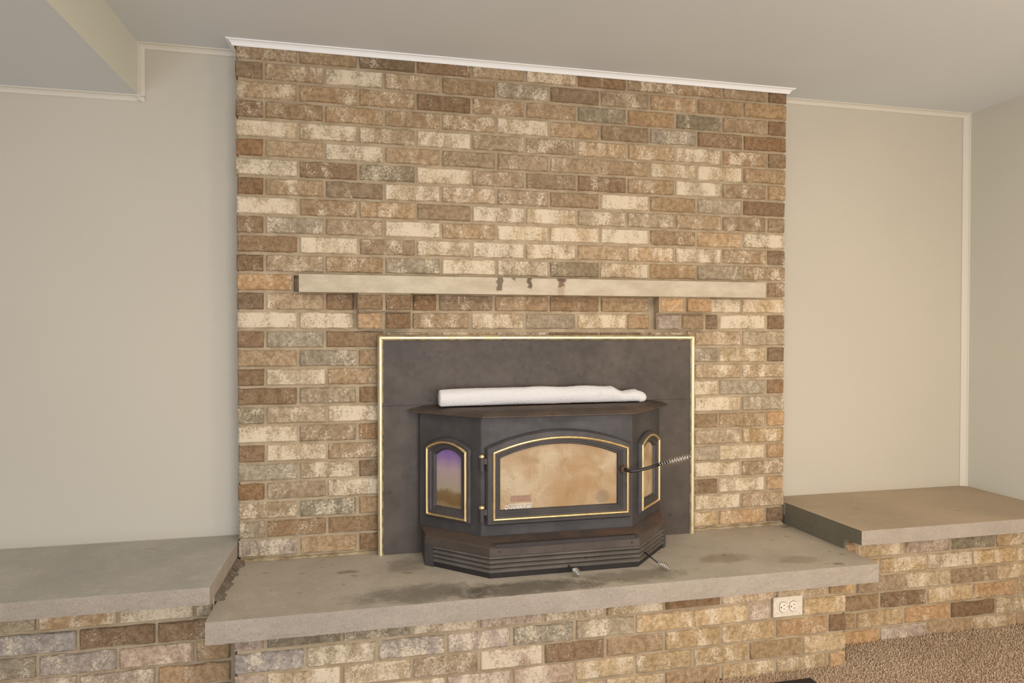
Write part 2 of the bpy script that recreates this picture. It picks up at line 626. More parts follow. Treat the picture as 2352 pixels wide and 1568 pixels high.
# ------------------------------------------------------------------ carpet pile (real tufts near the hearth)
rng = np.random.default_rng(4)
sp = 0.0066
xs = np.arange(-0.2, XR, sp)
ys = np.arange(-1.40, -0.30, sp)
gx, gy = np.meshgrid(xs, ys)
gx = gx.ravel() + rng.uniform(-sp * .5, sp * .5, gx.size)
gy = gy.ravel() + rng.uniform(-sp * .5, sp * .5, gy.size)
keep = ~((gx < 0.075) & (gy > -0.352)) & ~((gx > 0.06) & (gx < 2.10) & (gy > -0.458)) & ~((gx > 2.08) & (gy > -0.328)) & (gx < XR - 0.006)
keep &= ~((gx > 1.18) & (gx < 1.915) & (gy < -0.525) & (gy > -1.06))
gx, gy = gx[keep], gy[keep]
n = gx.size
lean = rng.normal(0, 0.0035, (n, 2))
hh = rng.uniform(0.006, 0.013, n)
wd = rng.uniform(0.0024, 0.0038, n)
ang = rng.uniform(0, 2 * PI, n)
V = np.zeros((n, 6, 3))
for k in range(3):
    a = ang + 2 * PI * k / 3
    V[:, k, 0] = gx + np.cos(a) * wd
    V[:, k, 1] = gy + np.sin(a) * wd
    V[:, k, 2] = FLOOR_Z - 0.008
    V[:, k + 3, 0] = gx + lean[:, 0] + np.cos(a) * wd * 0.7
    V[:, k + 3, 1] = gy + lean[:, 1] + np.sin(a) * wd * 0.7
    V[:, k + 3, 2] = FLOOR_Z - 0.008 + hh + rng.normal(0, 0.0012, n)
fb = np.array([(0, 1, 4, 3), (1, 2, 5, 4), (2, 0, 3, 5)])
idx = (np.arange(n) * 6)[:, None, None]
quads = (fb[None] + idx).reshape(-1, 4)
tris = (np.array([(3, 4, 5)])[None] + idx).reshape(-1, 3)
me = bpy.data.meshes.new('carpet_pile')
nq, nt = len(quads), len(tris)
me.vertices.add(n * 6)
me.vertices.foreach_set('co', V.reshape(-1).astype(np.float32))
me.loops.add(nq * 4 + nt * 3)
me.loops.foreach_set('vertex_index', np.concatenate([quads.ravel(), tris.ravel()]).astype(np.int32))
me.polygons.add(nq + nt)
me.polygons.foreach_set('loop_start', np.concatenate([np.arange(nq) * 4, nq * 4 + np.arange(nt) * 3]).astype(np.int32))
me.update(calc_edges=True)
me.validate()
me.materials.append(CARP)
o = bpy.data.objects.new('carpet_pile', me)
link(o, floor, (0, 0, 0))
o['kind'] = 'stuff'

# ------------------------------------------------------------------ bricks
TONE = {
    'W': ((190, 168, 136), 0.82), 'C': ((176, 150, 118), 0.60), 'T': ((168, 142, 110), 0.42), 'B': ((146, 120, 92), 0.36),
    'R': ((146, 116, 86), 0.30), 'G': ((170, 153, 128), 0.54), 'D': ((146, 132, 108), 0.52), 'L': ((166, 152, 140), 0.60),
    'O': ((186, 152, 114), 0.44), 'Y': ((192, 164, 124), 0.64), 'P': ((184, 162, 144), 0.66),
}
rb = random.Random(11)
_variants = {}


def brick_mesh(w_, kind):
    key = (kind,)
    if key not in _variants:
        _variants[key] = []
        base_w = {'s': 0.198, 'h': 0.090}[kind]
        for q in range(7):
            rr = random.Random(100 + q + (50 if kind == 'h' else 0))
            hw, hh_ = base_w / 2, 0.0286
            nx = 7 if kind == 's' else 4
            per = []
            for i in range(nx):
                per.append((-hw + 2 * hw * i / nx, -hh_))
            per += [(hw, -hh_), (hw, 0.0)]
            for i in range(nx):
                per.append((hw - 2 * hw * i / nx, hh_))
            per += [(-hw, hh_), (-hw, 0.0)]
            m = len(per)
            j = lambda s_: rr.gauss(0, s_)
            back = [(x, 0.05, z) for x, z in per]
            rim = [(x + j(0.0006), 0.0035 + abs(j(0.0014)), z + j(0.0011)) for x, z in per]
            ins = 0.0042
            front = [(x * (hw - ins) / hw + j(0.0005), j(0.0006), z * (hh_ - ins * 0.8) / hh_ + j(0.0005)) for x, z in per]
            vs = back + rim + front
            fs = [tuple(range(m))]
            for a in range(2):
                for i in range(m):
                    k = (i + 1) % m
                    fs.append((a * m + i, (a + 1) * m + i, (a + 1) * m + k, a * m + k))
            fs.append(tuple(range(2 * m, 3 * m))[::-1])
            me_ = bpy.data.meshes.new('brick')
            me_.from_pydata(vs, [], fs)
            me_.materials.append(MB_)
            bm = bmesh.new()
            bm.from_mesh(me_)
            bmesh.ops.recalc_face_normals(bm, faces=bm.faces)
            bm.to_mesh(me_)
            bm.free()
            _variants[key].append((me_, base_w))
    return rb.choice(_variants[key])


def brick(parent, x0, x1, z0, z1, yf, code, depth=0.05, side=None, name='brick'):
    """front face at y = yf. side: put the brick on a face that looks along +x / -x instead"""
    w_ = x1 - x0
    kind = 's' if w_ > 0.13 else 'h'
    me_, bw = brick_mesh(w_, kind)
    o_ = bpy.data.objects.new(name, me_)
    link(o_, parent, ((x0 + x1) / 2, yf + rb.uniform(-0.0014, 0.0014), (z0 + z1) / 2))
    fl = rb.choice((1, -1))
    o_.scale = (fl * w_ / bw, depth / 0.05, (z1 - z0) / 0.0572)
    (c, a) = TONE[code]
    k = rb.uniform(0.93, 1.07)
    hue = rb.uniform(-4, 4)
    lin = rgb(min(255, (c[0] + hue) * k), min(255, c[1] * k), min(255, (c[2] - hue) * k))
    o_.color = (lin[0], lin[1], lin[2], max(0.05, min(1.0, a + rb.uniform(-0.1, 0.1))))
    o_.rotation_euler = (0, rb.uniform(-0.003, 0.003), 0)
    return o_


wall = empty('wall_chimney', (1.086, 0.05, -0.015), kind='structure')
PC = 0.06773
BH = 0.0572
MP = 0.2086
XW = 2.172
# recessed mortar bed, left open where the stove goes in
g = Geo()
g.box(0.006, 0.500, 0.007, YB, -0.015, 0.944)
g.box(0.006, 0.500, 0.007, YB, 1.002, 1.803)
g.box(0.006, 0.190, 0.007, YB, 0.944, 1.002)
g.box(0.2125, 0.500, 0.0125, YB, 0.944, 1.002)
g.box(0.190, 0.2125, 0.030, YB, 0.944, 1.002)
g.box(1.722, XW - 0.006, 0.007, YB, -0.015, 1.803)
g.box(0.500, 1.722, 0.007, YB, 0.765, 1.803)
g.build('mortar', MORT, wall)

ROWS = {
    1: 'CTBBCCBCCTR', 2: 'BCWCTGBCCTT', 3: 'CTCBCTDTDTR', 4: 'BTCCCWTTGBR', 5: 'WWCWCCCCWCB', 6: 'RCWTTCCTWWT',
    7: 'WBDWCTRCWCT', 8: 'RCTWCCTWTGR', 9: 'WTCTWWGGCTT', 10: 'BGCWCWWWTCW', 11: 'BWTWWWCCWCB', 12: 'BCCGWWDCTGC',
    13: 'C.........B', 14: 'BC.........', 15: 'WC.........', 16: 'RG.........', 17: 'CG', 18: 'BWC', 19: 'TG', 20: 'DGW', 21: 'WC',
    22: 'RWC', 23: 'GW', 24: 'RCR', 25: 'CD', 26: 'GBT', 27: 'PC',
}
EVJ = [0.093, 0.298, 0.509, 0.719, 0.930, 1.139, 1.347, 1.556, 1.764, 1.973]


def zrow(k):
    return (27 - k) * PC, (27 - k) * PC + BH


GP = 0.0052
for k in range(1, 13):
    z0, z1 = zrow(k)
    if k == 1:
        z1 = 1.803
    codes = ROWS[k]
    if k % 2 == 1:
        J = [0.0] + [MP * i for i in range(1, 11)] + [XW]
    else:
        J = [0.0] + EVJ + [XW]
    for i in range(11):
        a = J[i] + (GP if i else rb.uniform(-0.003, 0.003))
        b = J[i + 1] - (GP if i < 10 else rb.uniform(-0.003, 0.003))
        brick(wall, a, b, z0 + rb.uniform(-.0006, .0006), z1, 0.0, codes[i])
E1, E2 = rb.uniform(-.002, .002), rb.uniform(-.002, .002)


def rowb(k, segs):
    z0, z1 = zrow(k)
    for (a, b, c) in segs:
        brick(wall, a, b, z0, z1, 0.0, c)


rowb(13, [(0.0, 0.186, 'O'), (2.092, XW, 'B')])
brick(wall, 2.052, 2.08, *zrow(13), 0.0, 'C')
rowb(14, [(0, .088, 'B'), (.098, .293, 'C'), (.303, .400, 'R'), (.614, .700, 'R'), (.712, .914, 'B'), (.926, 1.132, 'C'), (1.143, 1.343, 'B'),
          (1.353, 1.552, 'C'), (1.815, 1.963, 'W'), (1.975, XW, 'W')])
rowb(15, [(0, .199, 'W'), (.21, .400, 'W'), (.614, .822, 'C'), (.834, 1.036, 'W'), (1.048, 1.245, 'G'), (1.257, 1.458, 'W'), (1.466, 1.555, 'T'),
          (1.873, 2.078, 'W'), (2.092, XW, 'B')])
rowb(16, [(0, .088, 'R'), (.098, .293, 'G'), (.303, .505, 'B')])
z0, z1 = zrow(16)
for (a, b, c) in [(.516, .712, 'G'), (.723, .92, 'C'), (.93, 1.13, 'G'), (1.14, 1.34, 'B'), (1.35, 1.545, 'B'), (1.556, 1.712, 'C')]:
    brick(wall, a, b, 0.772, z1 - 0.004, 0.0, c)
rowb(16, [(1.724, 1.748, 'C'), (1.76, 1.965, 'C'), (1.977, XW, 'G')])
rc = {17: ('CGT', 'GWB'), 18: ('BWC', 'CCC'), 19: ('BGB', 'WGB'), 20: ('DGW', 'TWG'), 21: ('WCR', 'TCO'), 22: ('RWC', 'CGY'), 23: ('GWB', 'GWO'),
      24: ('RCW', 'BWC'), 25: ('CDO', 'BWO'), 26: ('GBB', 'GWC'), 27: ('PCR', 'YOR')}
for k, (lf, rt) in rc.items():
    if k % 2 == 1:
        rowb(k, [(rb.uniform(-.002, .003), .199, lf[0]), (.210, .406, lf[1]), (.418, .508, lf[2])])
        rowb(k, [(1.716, 1.862, rt[0]), (1.873, 2.078, rt[1]), (2.092, XW + rb.uniform(-.003, .003), rt[2])])
    else:
        rowb(k, [(rb.uniform(-.002, .003), .088, lf[0]), (.098, .298, lf[1]), (.308, .508, lf[2])])
        rowb(k, [(1.716, 1.748, rt[0]), (1.76, 1.965, rt[1]), (1.977, XW + rb.uniform(-.003, .003), rt[2])])
# patchy mortar fillet at the foot of the wall
g = Geo()
for (xa, xb) in ((0.02, 0.498), (1.724, 2.165)):
    nn = 26
    rings = []
    for i in range(nn + 1):
        x = xa + (xb - xa) * i / nn
        hgt = rb.uniform(0.006, 0.014)
        dp = rb.uniform(0.004, 0.010)
        rings.append([(x, 0.012, -0.0145), (x, -dp, -0.0145), (x, -dp * 0.5, -0.0145 + hgt * 0.6), (x, 0.012, -0.0145 + hgt)])
    g.loft(rings)
g.build('mortar_fillet', mat_mortar('pale_mortar', (180, 160, 128), (140, 118, 84)), wall)

# ------------------------------------------------------------------ mantel shelf on two brick corbels
mantel = empty('mantel_shelf', (1.11, -0.04, 0.94), 'long pale limestone mantel shelf with dark drips, set in the brick on two corbels', 'mantel')


def slab(name, x0, x1, y0, y1, z0, z1, mt, mf, parent, rough=0.0, seed=1, xside=None, corner=0.0):
    """stone slab with rough front and side faces, smooth top"""
    rr = random.Random(seed)
    nx = max(2, int((x1 - x0) / 0.018))
    nz = 5
    vs = []
    fs = []
    fm = []
    # front grid
    grid = []
    for i in range(nx + 1):
        col = []
        x = x0 + (x1 - x0) * i / nx
        for k in range(nz + 1):
            z = z0 + (z1 - z0) * k / nz
            dy = rr.gauss(0, rough) if rough else 0
            dz = rr.gauss(0, rough * 0.5) if (rough and k in (0, nz)) else 0
            rnd = 0.0
            if k in (0, nz) and rough:
                rnd = rough * 1.2
            col.append(len(vs))
            vs.append((x, y0 + dy + rnd, z + (min(0, dz) if k == nz else dz)))
        grid.append(col)
    for i in range(nx):
        for k in range(nz):
            fs.append((grid[i][k], grid[i + 1][k], grid[i + 1][k + 1], grid[i][k + 1]))
            fm.append(1)
    b0 = len(vs)
    vs += [(x0, y1, z0), (x1, y1, z0), (x1, y1, z1), (x0, y1, z1)]
    # top / bottom as fans of strips
    top = [grid[i][nz] for i in range(nx + 1)]
    bot = [grid[i][0] for i in range(nx + 1)]
    fs.append(tuple(top) + (b0 + 2, b0 + 3)); fm.append(0)
    fs.append(tuple(bot) + (b0 + 1, b0 + 0)); fm.append(1)
    fs.append(tuple(grid[0]) + (b0 + 3, b0 + 0)); fm.append(2)
    fs.append(tuple(grid[nx]) + (b0 + 2, b0 + 1)); fm.append(2)
    fs.append((b0, b0 + 1, b0 + 2, b0 + 3)); fm.append(1)
    return mesh_obj(name, vs, fs, None, parent, mats=[mt, mf, xside or mf], fm=fm)


g = Geo().box(0.213, 2.045, -0.056, 0.012, 0.9395, 1.0035)
o = g.build('slab', MANT, mantel)
bevel(o, 0.0025, 2)
# dark rough gap at the left end
for cx0, cx1, name in ((0.410, 0.606, 'corbel'), (1.572, 1.800, 'corbel')):
    up, lowr = (-0.052, -0.030) if cx0 < 1 else (-0.052, -0.026)
    mg = Geo().box(cx0 + 0.006, cx1 - 0.004, up + 0.008, 0.012, zrow(14)[0] - 0.004, 0.9395)
    mg.box(cx0 + 0.008, cx1 - 0.006, lowr + 0.008, 0.012, zrow(15)[0] - 0.002, zrow(14)[0] - 0.003)
    cb = mg.build('corbel', MORT, mantel)
    if cx0 < 1:
        parts = [(.411, .502, 14, up, 'B'), (.514, .605, 14, up, 'B'), (.413, .500, 15, lowr, 'O'), (.513, .603, 15, lowr, 'R')]
    else:
        parts = [(1.583, 1.685, 14, up + 0.004, 'O'), (1.697, 1.800, 14, up - 0.006, 'O'), (1.583, 1.676, 15, lowr, 'P'), (1.689, 1.782, 15, lowr, 'T')]
    for (a, b, kk, yy, c) in parts:
        bo = brick(cb, a, b, zrow(kk)[0], zrow(kk)[1] - (0.004 if kk == 14 else 0), yy, c, depth=0.048)
brick(wall, 1.792, 1.860, *zrow(15), 0.0, 'B')

# ------------------------------------------------------------------ hearth benches
TJ = lambda j_: -0.0635 - 0.0667 * j_


def bench_rows(parent, xa, xb, yf, rows, cut_top, depth=0.05):
    for j_, joints, codes in rows:
        zt = TJ(j_) if cut_top is None or TJ(j_) < cut_top else cut_top
        zb = TJ(j_) - 0.057
        if zb > zt - 0.008:
            continue
        J = [xa] + [x for x in joints if xa + 0.02 < x < xb - 0.02] + [xb]
        for i in range(len(J) - 1):
            a = J[i] + (GP if i else 0)
            b = J[i + 1] - (GP if i < len(J) - 2 else 0)
            brick(parent, a, b, zb, zt, yf, codes[i % len(codes)], depth)


# centre hearth
hc = empty('raised_hearth', (1.1, -0.2, FLOOR_Z), 'raised central hearth, worn stone slab on washed brick, under the black stove', 'hearth')
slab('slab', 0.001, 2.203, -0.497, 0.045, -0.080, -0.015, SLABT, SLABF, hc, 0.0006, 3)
Geo().box(0.078, 2.089, -0.458, 0.03, FLOOR_Z, -0.080).build('mortar', MORT, hc)
A = [0.267 + 0.2073 * i for i in range(-1, 10)]
Bj = [0.163 + 0.2073 * i for i in range(0, 10)]
Bj[0] = 0.155
b1j = [x for x in A if x < 1.75] + [1.803, 1.924]
rowsC = [(0, Bj, 'PDDWPWYRCYT'), (1, b1j, 'LWLPGGYYP_Y'), (2, Bj, 'PWWCPRTYYOR'), (3, A, 'WPWPPYYYTYY'), (4, Bj, 'PWPPCYYOYYO')]
# the outlet sits in the gap of row 1
for (j_, jj, cc) in rowsC:
    zt = min(TJ(j_), -0.0805)
    zb = TJ(j_) - 0.057
    J = [0.071] + [x for x in jj if 0.09 < x < 2.075] + [2.097]
    if j_ == 1:
        for i in range(len(J) - 1):
            if abs(J[i] - 1.803) < 1e-3:
                continue
            brick(hc, J[i] + GP * (i > 0), J[i + 1] - GP * (i < len(J) - 2), zb, zt, -0.465, cc[min(i, len(cc) - 1)])
    else:
        for i in range(len(J) - 1):
            brick(hc, J[i] + GP * (i > 0), J[i + 1] - GP * (i < len(J) - 2), zb, zt, -0.465, cc[i % len(cc)])

# left bench
hl = empty('hearth_bench', (-0.9, -0.2, FLOOR_Z), 'left hearth bench, grey slab on bluish washed brick, below the plain wall', 'hearth')
WLOC[hl.name] = Vector((-0.9, -0.2, FLOOR_Z))
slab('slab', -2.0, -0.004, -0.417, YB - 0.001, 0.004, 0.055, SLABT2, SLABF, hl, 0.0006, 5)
Geo().box(-1.99, 0.071, -0.348, YB - 0.002, FLOOR_Z, -0.082).build('mortar', MORT, hl)
Geo().box(-1.99, -0.006, -0.348, YB - 0.002, -0.082, 0.004).build('mortar', MORT, hl)
La = [-0.477 + 0.2085 * i for i in range(-8, 3)]
Lb = [-0.582 + 0.2085 * i for i in range(-8, 4)]
for (j_, jj, cc) in [(-1, La, 'GWCGPLGPLG'), (0, Lb, 'BRLLPGLPLPL'), (1, La, 'TPLGPLGLPL'), (2, Lb, 'OPPLGLPLPGL'), (3, La, 'OPLPGLPLGP'), (4, Lb, 'PLPGLPGLPLP')]:
    zt = TJ(j_)
    J = [-1.99] + [x for x in jj if x < -0.03] + [-0.006 if j_ < 0 else (-0.003 if j_ == 0 else 0.044)]
    nb = len(J) - 1
    for i in range(nb):
        brick(hl, J[i] + GP * (i > 0), J[i + 1] - GP, zt - 0.057, min(zt, 0.002), -0.357, cc[(nb - 1 - i) % len(cc)])
# ragged mortar under the slab's right edge
g = Geo()
rings = []
for i in range(61):
    y = -0.345 + 0.34 * i / 60
    wdt = 0.013 + 0.005 * math.sin(i * 0.37) + 0.003 * math.sin(i * 0.83 + 1) + rb.uniform(-0.001, 0.001) + 0.007 * max(0, (i - 40) / 20)
    rings.append([(-0.02, y, -0.0148), (wdt + 0.004, y, -0.0148), (wdt * 0.5, y + rb.uniform(-.003, .003), rb.uniform(-0.010, -0.002)), (-0.004, y, 0.0038), (-0.02, y, 0.0038)])
g.loft(rings)
g.build('mortar_bead', mat_mortar('dirty_mortar', (122, 108, 94), (96, 86, 74)), hl)

# right bench
hr = empty('hearth_bench', (2.7, -0.15, FLOOR_Z), 'right hearth bench, tan slab on warm washed brick, in the room corner', 'hearth')
WLOC[hr.name] = Vector((2.7, -0.15, FLOOR_Z))


def slab_poly(name, poly, z0, z1, mt, mf, ms, parent):
    nn = len(poly)
    vs = [(x, y, z0) for x, y in poly] + [(x, y, z1) for x, y in poly]
    fs = [tuple(range(nn))[::-1], tuple(range(nn, 2 * nn))]
    fm = [1, 0]
    for i in range(nn):
        k = (i + 1) % nn
        fs.append((i, k, nn + k, nn + i))
        fm.append(2 if i == nn - 1 else 1)
    return mesh_obj(name, vs, fs, None, parent, mats=[mt, mf, ms], fm=fm)


SIDEG = mat_slab_face('shaded_grey_side', (140, 134, 114))  # left-facing side darker than the front: its shade is put into the colour
rr = random.Random(9)
front = [(2.200 + (3.1985 - 2.2) * i / 60, -0.417 + rr.gauss(0, 0.0006)) for i in range(61)]
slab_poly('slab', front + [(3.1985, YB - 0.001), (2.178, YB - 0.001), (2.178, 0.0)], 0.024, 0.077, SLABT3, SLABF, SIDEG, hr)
Geo().add([(2.1785, YB - .002, -0.0147), (2.1785, 0.001, -0.0147), (2.1965, -0.328, -0.0147), (2.24, -0.325, -0.0147), (2.24, YB - .002, -0.0147),
           (2.1785, YB - .002, 0.024), (2.1785, 0.001, 0.024), (2.1965, -0.328, 0.024), (2.24, -0.325, 0.024), (2.24, YB - .002, 0.024)],
          [(0, 1, 2, 3, 4), (5, 6, 7, 8, 9), (0, 1, 6, 5), (1, 2, 7, 6), (2, 3, 8, 7), (3, 4, 9, 8), (4, 0, 5, 9)]).build('grey_render', SIDEG, hr)
Geo().box(2.205, 3.1985, -0.329, YB - 0.002, FLOOR_Z, 0.0235).build('mortar', MORT, hr)
Geo().box(2.09, 2.205, -0.329, YB - 0.002, FLOOR_Z, -0.0805).build('mortar', MORT, hr)
Ra = [2.355 + 0.2145 * i for i in range(-1, 5)]
Rb = [2.250 + 0.2145 * i for i in range(0, 5)]
for (j_, jj, cc) in [(-1, Rb, 'OYPDYY'), (0, Ra, 'YYWYYY'), (1, Rb, 'YTWTYY'), (2, Ra, 'TTBYOYY'), (3, Rb, 'OYORYY'), (4, Ra, 'OOPTYOY')]:
    zt = min(TJ(j_), 0.010) + (0.008 if j_ < 0 else 0)
    xa = 2.207 if j_ <= 0 else 2.10
    J = [xa] + [x for x in jj if xa + 0.03 < x < 3.17] + [3.197]
    for i in range(len(J) - 1):
        brick(hr, J[i] + GP * (i > 0), J[i + 1] - GP * (i < len(J) - 2), TJ(j_) - 0.057, zt, -0.336, cc[i % len(cc)])

# ------------------------------------------------------------------ stove insert
st = empty('wood_stove', (1.1, -0.17, -0.015), 'black wood burning stove insert with brass trimmed arched door and louvered base', 'stove')
# surround panel: top sheet and two side sheets, 1 mm seams
YP = -0.032
Geo().box(0.500, 1.722, YP, YP + 0.003, 0.5305, 0.774).build('surround_panel', PANEL, st)
Geo().box(0.500, 0.700, YP, YP + 0.003, -0.0148, 0.5295).build('surround_panel', PANEL, st)
Geo().box(1.500, 1.722, YP, YP + 0.003, -0.0148, 0.5295).build('surround_panel', PANEL, st)
Geo().box(0.500, 1.722, YP + 0.003, 0.0, 0.0, 0.770).build('surround_backing', BLACK, st)


def rod_profile(n=10):
    return [(math.cos(2 * PI * k / n), math.sin(2 * PI * k / n)) for k in range(n)]


# brass frame, mitred rounded moulding
fx0, fx1, fz1 = 0.494, 1.727, 0.778
hw = 0.0105


def frame_piece(p0, p1, m0, m1, axis):
    """half round strip; m0,m1 mitre slopes"""
    g_ = Geo()
    prof = [(-hw, 0.004), (-hw, -0.004), (-hw * 0.75, -0.010), (-hw * 0.3, -0.0135), (hw * 0.3, -0.0135), (hw * 0.75, -0.010), (hw, -0.004), (hw, 0.004)]
    rings = []
    for (pt, mm) in ((p0, m0), (p1, m1)):
        ring = []
        for (s_, d_) in prof:
            if axis == 'z':
                ring.append((pt[0] + s_, YP + d_, pt[1] + mm * s_))
            else:
                ring.append((pt[0] + mm * s_, YP + d_, pt[1] + s_))
        rings.append(ring)
    g_.loft(rings)
    o_ = g_.build('brass_frame', BRASSP, st)
    bevel(o_, 0.001, 1)
    return o_


frame_piece((fx0, -0.0145), (fx0, fz1), 0, -1, 'z')
frame_piece((fx1 , -0.0145), (fx1, fz1), 0, 1, 'z')
frame_piece((fx0, fz1), (fx1, fz1), -1, 1, 'x')

# body
BX0, BX1 = 0.826, 1.377
BYF = -0.260
body_path = [(0.632, YP), (0.632, -0.066), (BX0, BYF), (BX1, BYF), (1.571, -0.066), (1.571, YP)]
o = Geo().prism(body_path, 0.098, 0.507).build('firebox', BODY, st)
bevel(o, 0.004, 2)


def offp(path, off):
    return [(a[0][0], a[0][1]) for a in offset_rings(path, [(off, 0)])]


# travel direction of body_path: going from left-back to front to right-back => outward is to the right?
_t = offp(body_path, 0.01)
SGN = 1 if _t[2][1] < BYF else -1


def ringz(path, off, z):
    q = offp(path, SGN * off)
    q[0] = (q[0][0], YP)
    q[-1] = (q[-1][0], YP)
    return [(x, y, z) for x, y in q]


# top plate with chamfered rim, pointed ends
tp = [(0.612, YP), (0.592, -0.052), (0.826, -0.286), (1.377, -0.286), (1.616, -0.050), (1.596, YP)]
g = Geo()
g.loft([ringz(tp, -0.004, 0.5065), ringz(tp, 0.0, 0.5085), ringz(tp, 0.0, 0.5135), ringz(tp, -0.016, 0.5215), ringz(tp, -0.045, 0.5275), ringz(tp, -0.060, 0.5285)])
o = g.build('top_plate', RUSTY, st)

# ledge between firebox and grille
gp = [(0.642, YP), (0.642, -0.169), (0.839, -0.349), (1.366, -0.349), (1.553, -0.163), (1.553, YP)]
g = Geo()
Geo().loft([ringz(gp, -0.010, 0.060), ringz(gp, 0.0, 0.060), ringz(gp, 0.0, 0.0843), ringz(gp, -0.010, 0.0843)]).build('grille_band', PANEL, st)
g.loft([ringz(gp, -0.0005, 0.0846), [(x, y, 0.088) for x, y, z in ringz(gp, -0.006, 0)],
        [(x, y, 0.100) for x, y, _ in ringz(body_path, 0.0, 0)]])
g.build('ledge', LEDGE, st)
# raised ash lip on the front of the ledge
Geo().prism([(0.862, -0.347), (0.850, -0.340), (0.856, -0.332), (1.352, -0.332), (1.362, -0.340), (1.350, -0.347)], 0.0848, 0.098).build('ash_lip', mat_steel('lip_steel', (60, 52, 50), 0.3, 0.5, 21.0, 0.4), st)

# grille core, plinth, louvers
Geo().prism([(x, y) for x, y, _ in ringz(gp, -0.016, 0)], -0.0147, 0.060).build('grille_core', BLACK, st)
Geo().loft([ringz(gp, -0.007, -0.0147), ringz(gp, -0.003, 0.004), ringz(gp, -0.016, 0.004), ringz(gp, -0.016, -0.0147)], True, False).build('plinth', mat_steel('plinth_steel', (46, 41, 39), 0.15, 0.6, 31.0, 0.3), st)


def on_path(path, segs):
    return path


def louver_path():
    # starts a little way down the left diagonal, ends near the right end
    a = Vector(gp[1]); b = Vector(gp[2]); c = Vector(gp[3]); d = Vector(gp[4])
    p0 = b + (a - b) * 0.86
    p1 = c + (d - c) * 0.90
    return [tuple(p0), tuple(b), tuple(c), tuple(p1)]


lp = louver_path()
for i, zt in enumerate((0.0620, 0.0468, 0.0316, 0.0164)):
    prof = [(SGN * -0.007, zt), (SGN * 0.0005, zt - 0.0055), (SGN * 0.0015, zt - 0.0085), (SGN * 0.0002, zt - 0.0115), (SGN * -0.010, zt - 0.0125), (SGN * -0.013, zt - 0.001)]
    Geo().sweep(lp, prof).build('louver', GRIL, st)
# end posts
for (i0, i1, t0, t1) in ((2, 1, 0.865, 1.0), (3, 4, 0.905, 1.0)):
    a = Vector(gp[i0]); b = Vector(gp[i1])
    p0 = a + (b - a) * t0
    p1 = Vector(gp[i1])
    path = [tuple(p1), tuple(p0)] if i1 == 1 else [tuple(p0), tuple(p1)]
    path2 = ([(gp[1][0], YP)] + path) if i1 == 1 else (path + [(gp[4][0], YP)])
    Geo().sweep(path2, [(0.0, -0.0147), (0.0, 0.0605), (SGN * -0.013, 0.0605), (SGN * -0.013, -0.0147)]).build('end_post', BODY, st)
for x in (0.872, 1.338):
    Geo().tube([(x, -0.3475, 0.074), (x, -0.3500, 0.074)], 0.0028, 8).build('screw_hole', BLACK, st)


# ------- arched frames
def arch(x0, x1, zb, zc, zp, n=18):
    """outline of an arch-topped opening, counter clockwise from bottom-left; returns list of (x,z)"""
    pts = [(x0, zb), (x1, zb)]
    cx = (x0 + x1) / 2
    hwid = (x1 - x0) / 2
    for i in range(n + 1):
        t = 1 - 2 * i / n
        pts.append((cx + hwid * t, zc + (zp - zc) * (1 - t * t)))
    return pts


def inset_arch(x0, x1, zb, zc, zp, d, n=18):
    return arch(x0 + d, x1 - d, zb + d, zc - d * 0.75, zp - d, n)


def arched(name, dims, levels, mat, parent, mapf, smooth=False, fill=None):
    """levels: list of (inset, outwards) rings"""
    g_ = Geo()
    rings = []
    for (ins, dep) in levels:
        rings.append([mapf(a_, z_, dep) for a_, z_ in inset_arch(*dims, ins)])
    nn = len(rings[0])
    vs = [p_ for rg in rings for p_ in rg]
    fs = []
    for a in range(len(rings) - 1):
        for i in range(nn):
            k = (i + 1) % nn
            fs.append((a * nn + i, a * nn + k, (a + 1) * nn + k, (a + 1) * nn + i))
    if fill == 'last':
        fs.append(tuple(range((len(rings) - 1) * nn, len(rings) * nn)))
    g_.add(vs, fs)
    return g_.build(name, mat, parent, smooth)


DF = lambda x, z, d: (x, BYF - d, z)
dd = (0.840, 1.366, 0.139, 0.406, 0.462)
door = arched('door', dd, [(0.0, 0.0), (0.0, 0.012), (0.006, 0.020), (0.034, 0.021), (0.036, 0.018), (0.040, 0.018), (0.043, 0.014), (0.047, 0.014), (0.051, 0.006), (0.051, 0.001)], DOORM, st, DF)
bd = (0.8615, 1.3545, 0.156, 0.392, 0.4395)
arched('brass_trim', bd, [(0.0, 0.019), (0.0004, 0.0225), (0.0020, 0.0262), (0.0050, 0.0278), (0.0080, 0.0262), (0.0096, 0.0225), (0.0100, 0.019)], BRASS, door, DF)
arched('glass', (0.885, 1.327, 0.180, 0.374, 0.410), [(0.0, 0.004)], GLS, door, DF, fill='last')
# faded sticker and print on the glass
g = Geo()
g.box(0.928, 1.000, BYF - 0.0046, BYF - 0.0041, 0.213, 0.236)
g.build('sticker', LABELM, door)


def text_mesh(body, size, x, z, y, shear, parent, name, mat, sx=1.0):
    cu = bpy.data.curves.new(name, 'FONT')
    cu.body = body
    cu.size = size
    cu.shear = shear
    cu.extrude = 0.0002
    cu.resolution_u = 3
    to = bpy.data.objects.new('tmp', cu)
    C.objects.link(to)
    dg = bpy.context.evaluated_depsgraph_get()
    me_ = bpy.data.meshes.new_from_object(to.evaluated_get(dg))
    bpy.data.objects.remove(to)
    vs = [(v.co.x * sx, v.co.y, v.co.z) for v in me_.vertices]
    fs = [tuple(p_.vertices) for p_ in me_.polygons]
    wmax = max(v[0] for v in vs)
    bpy.data.meshes.remove(me_)
    return [(x + v[0], y - v[2], z + v[1]) for v in vs], fs, wmax


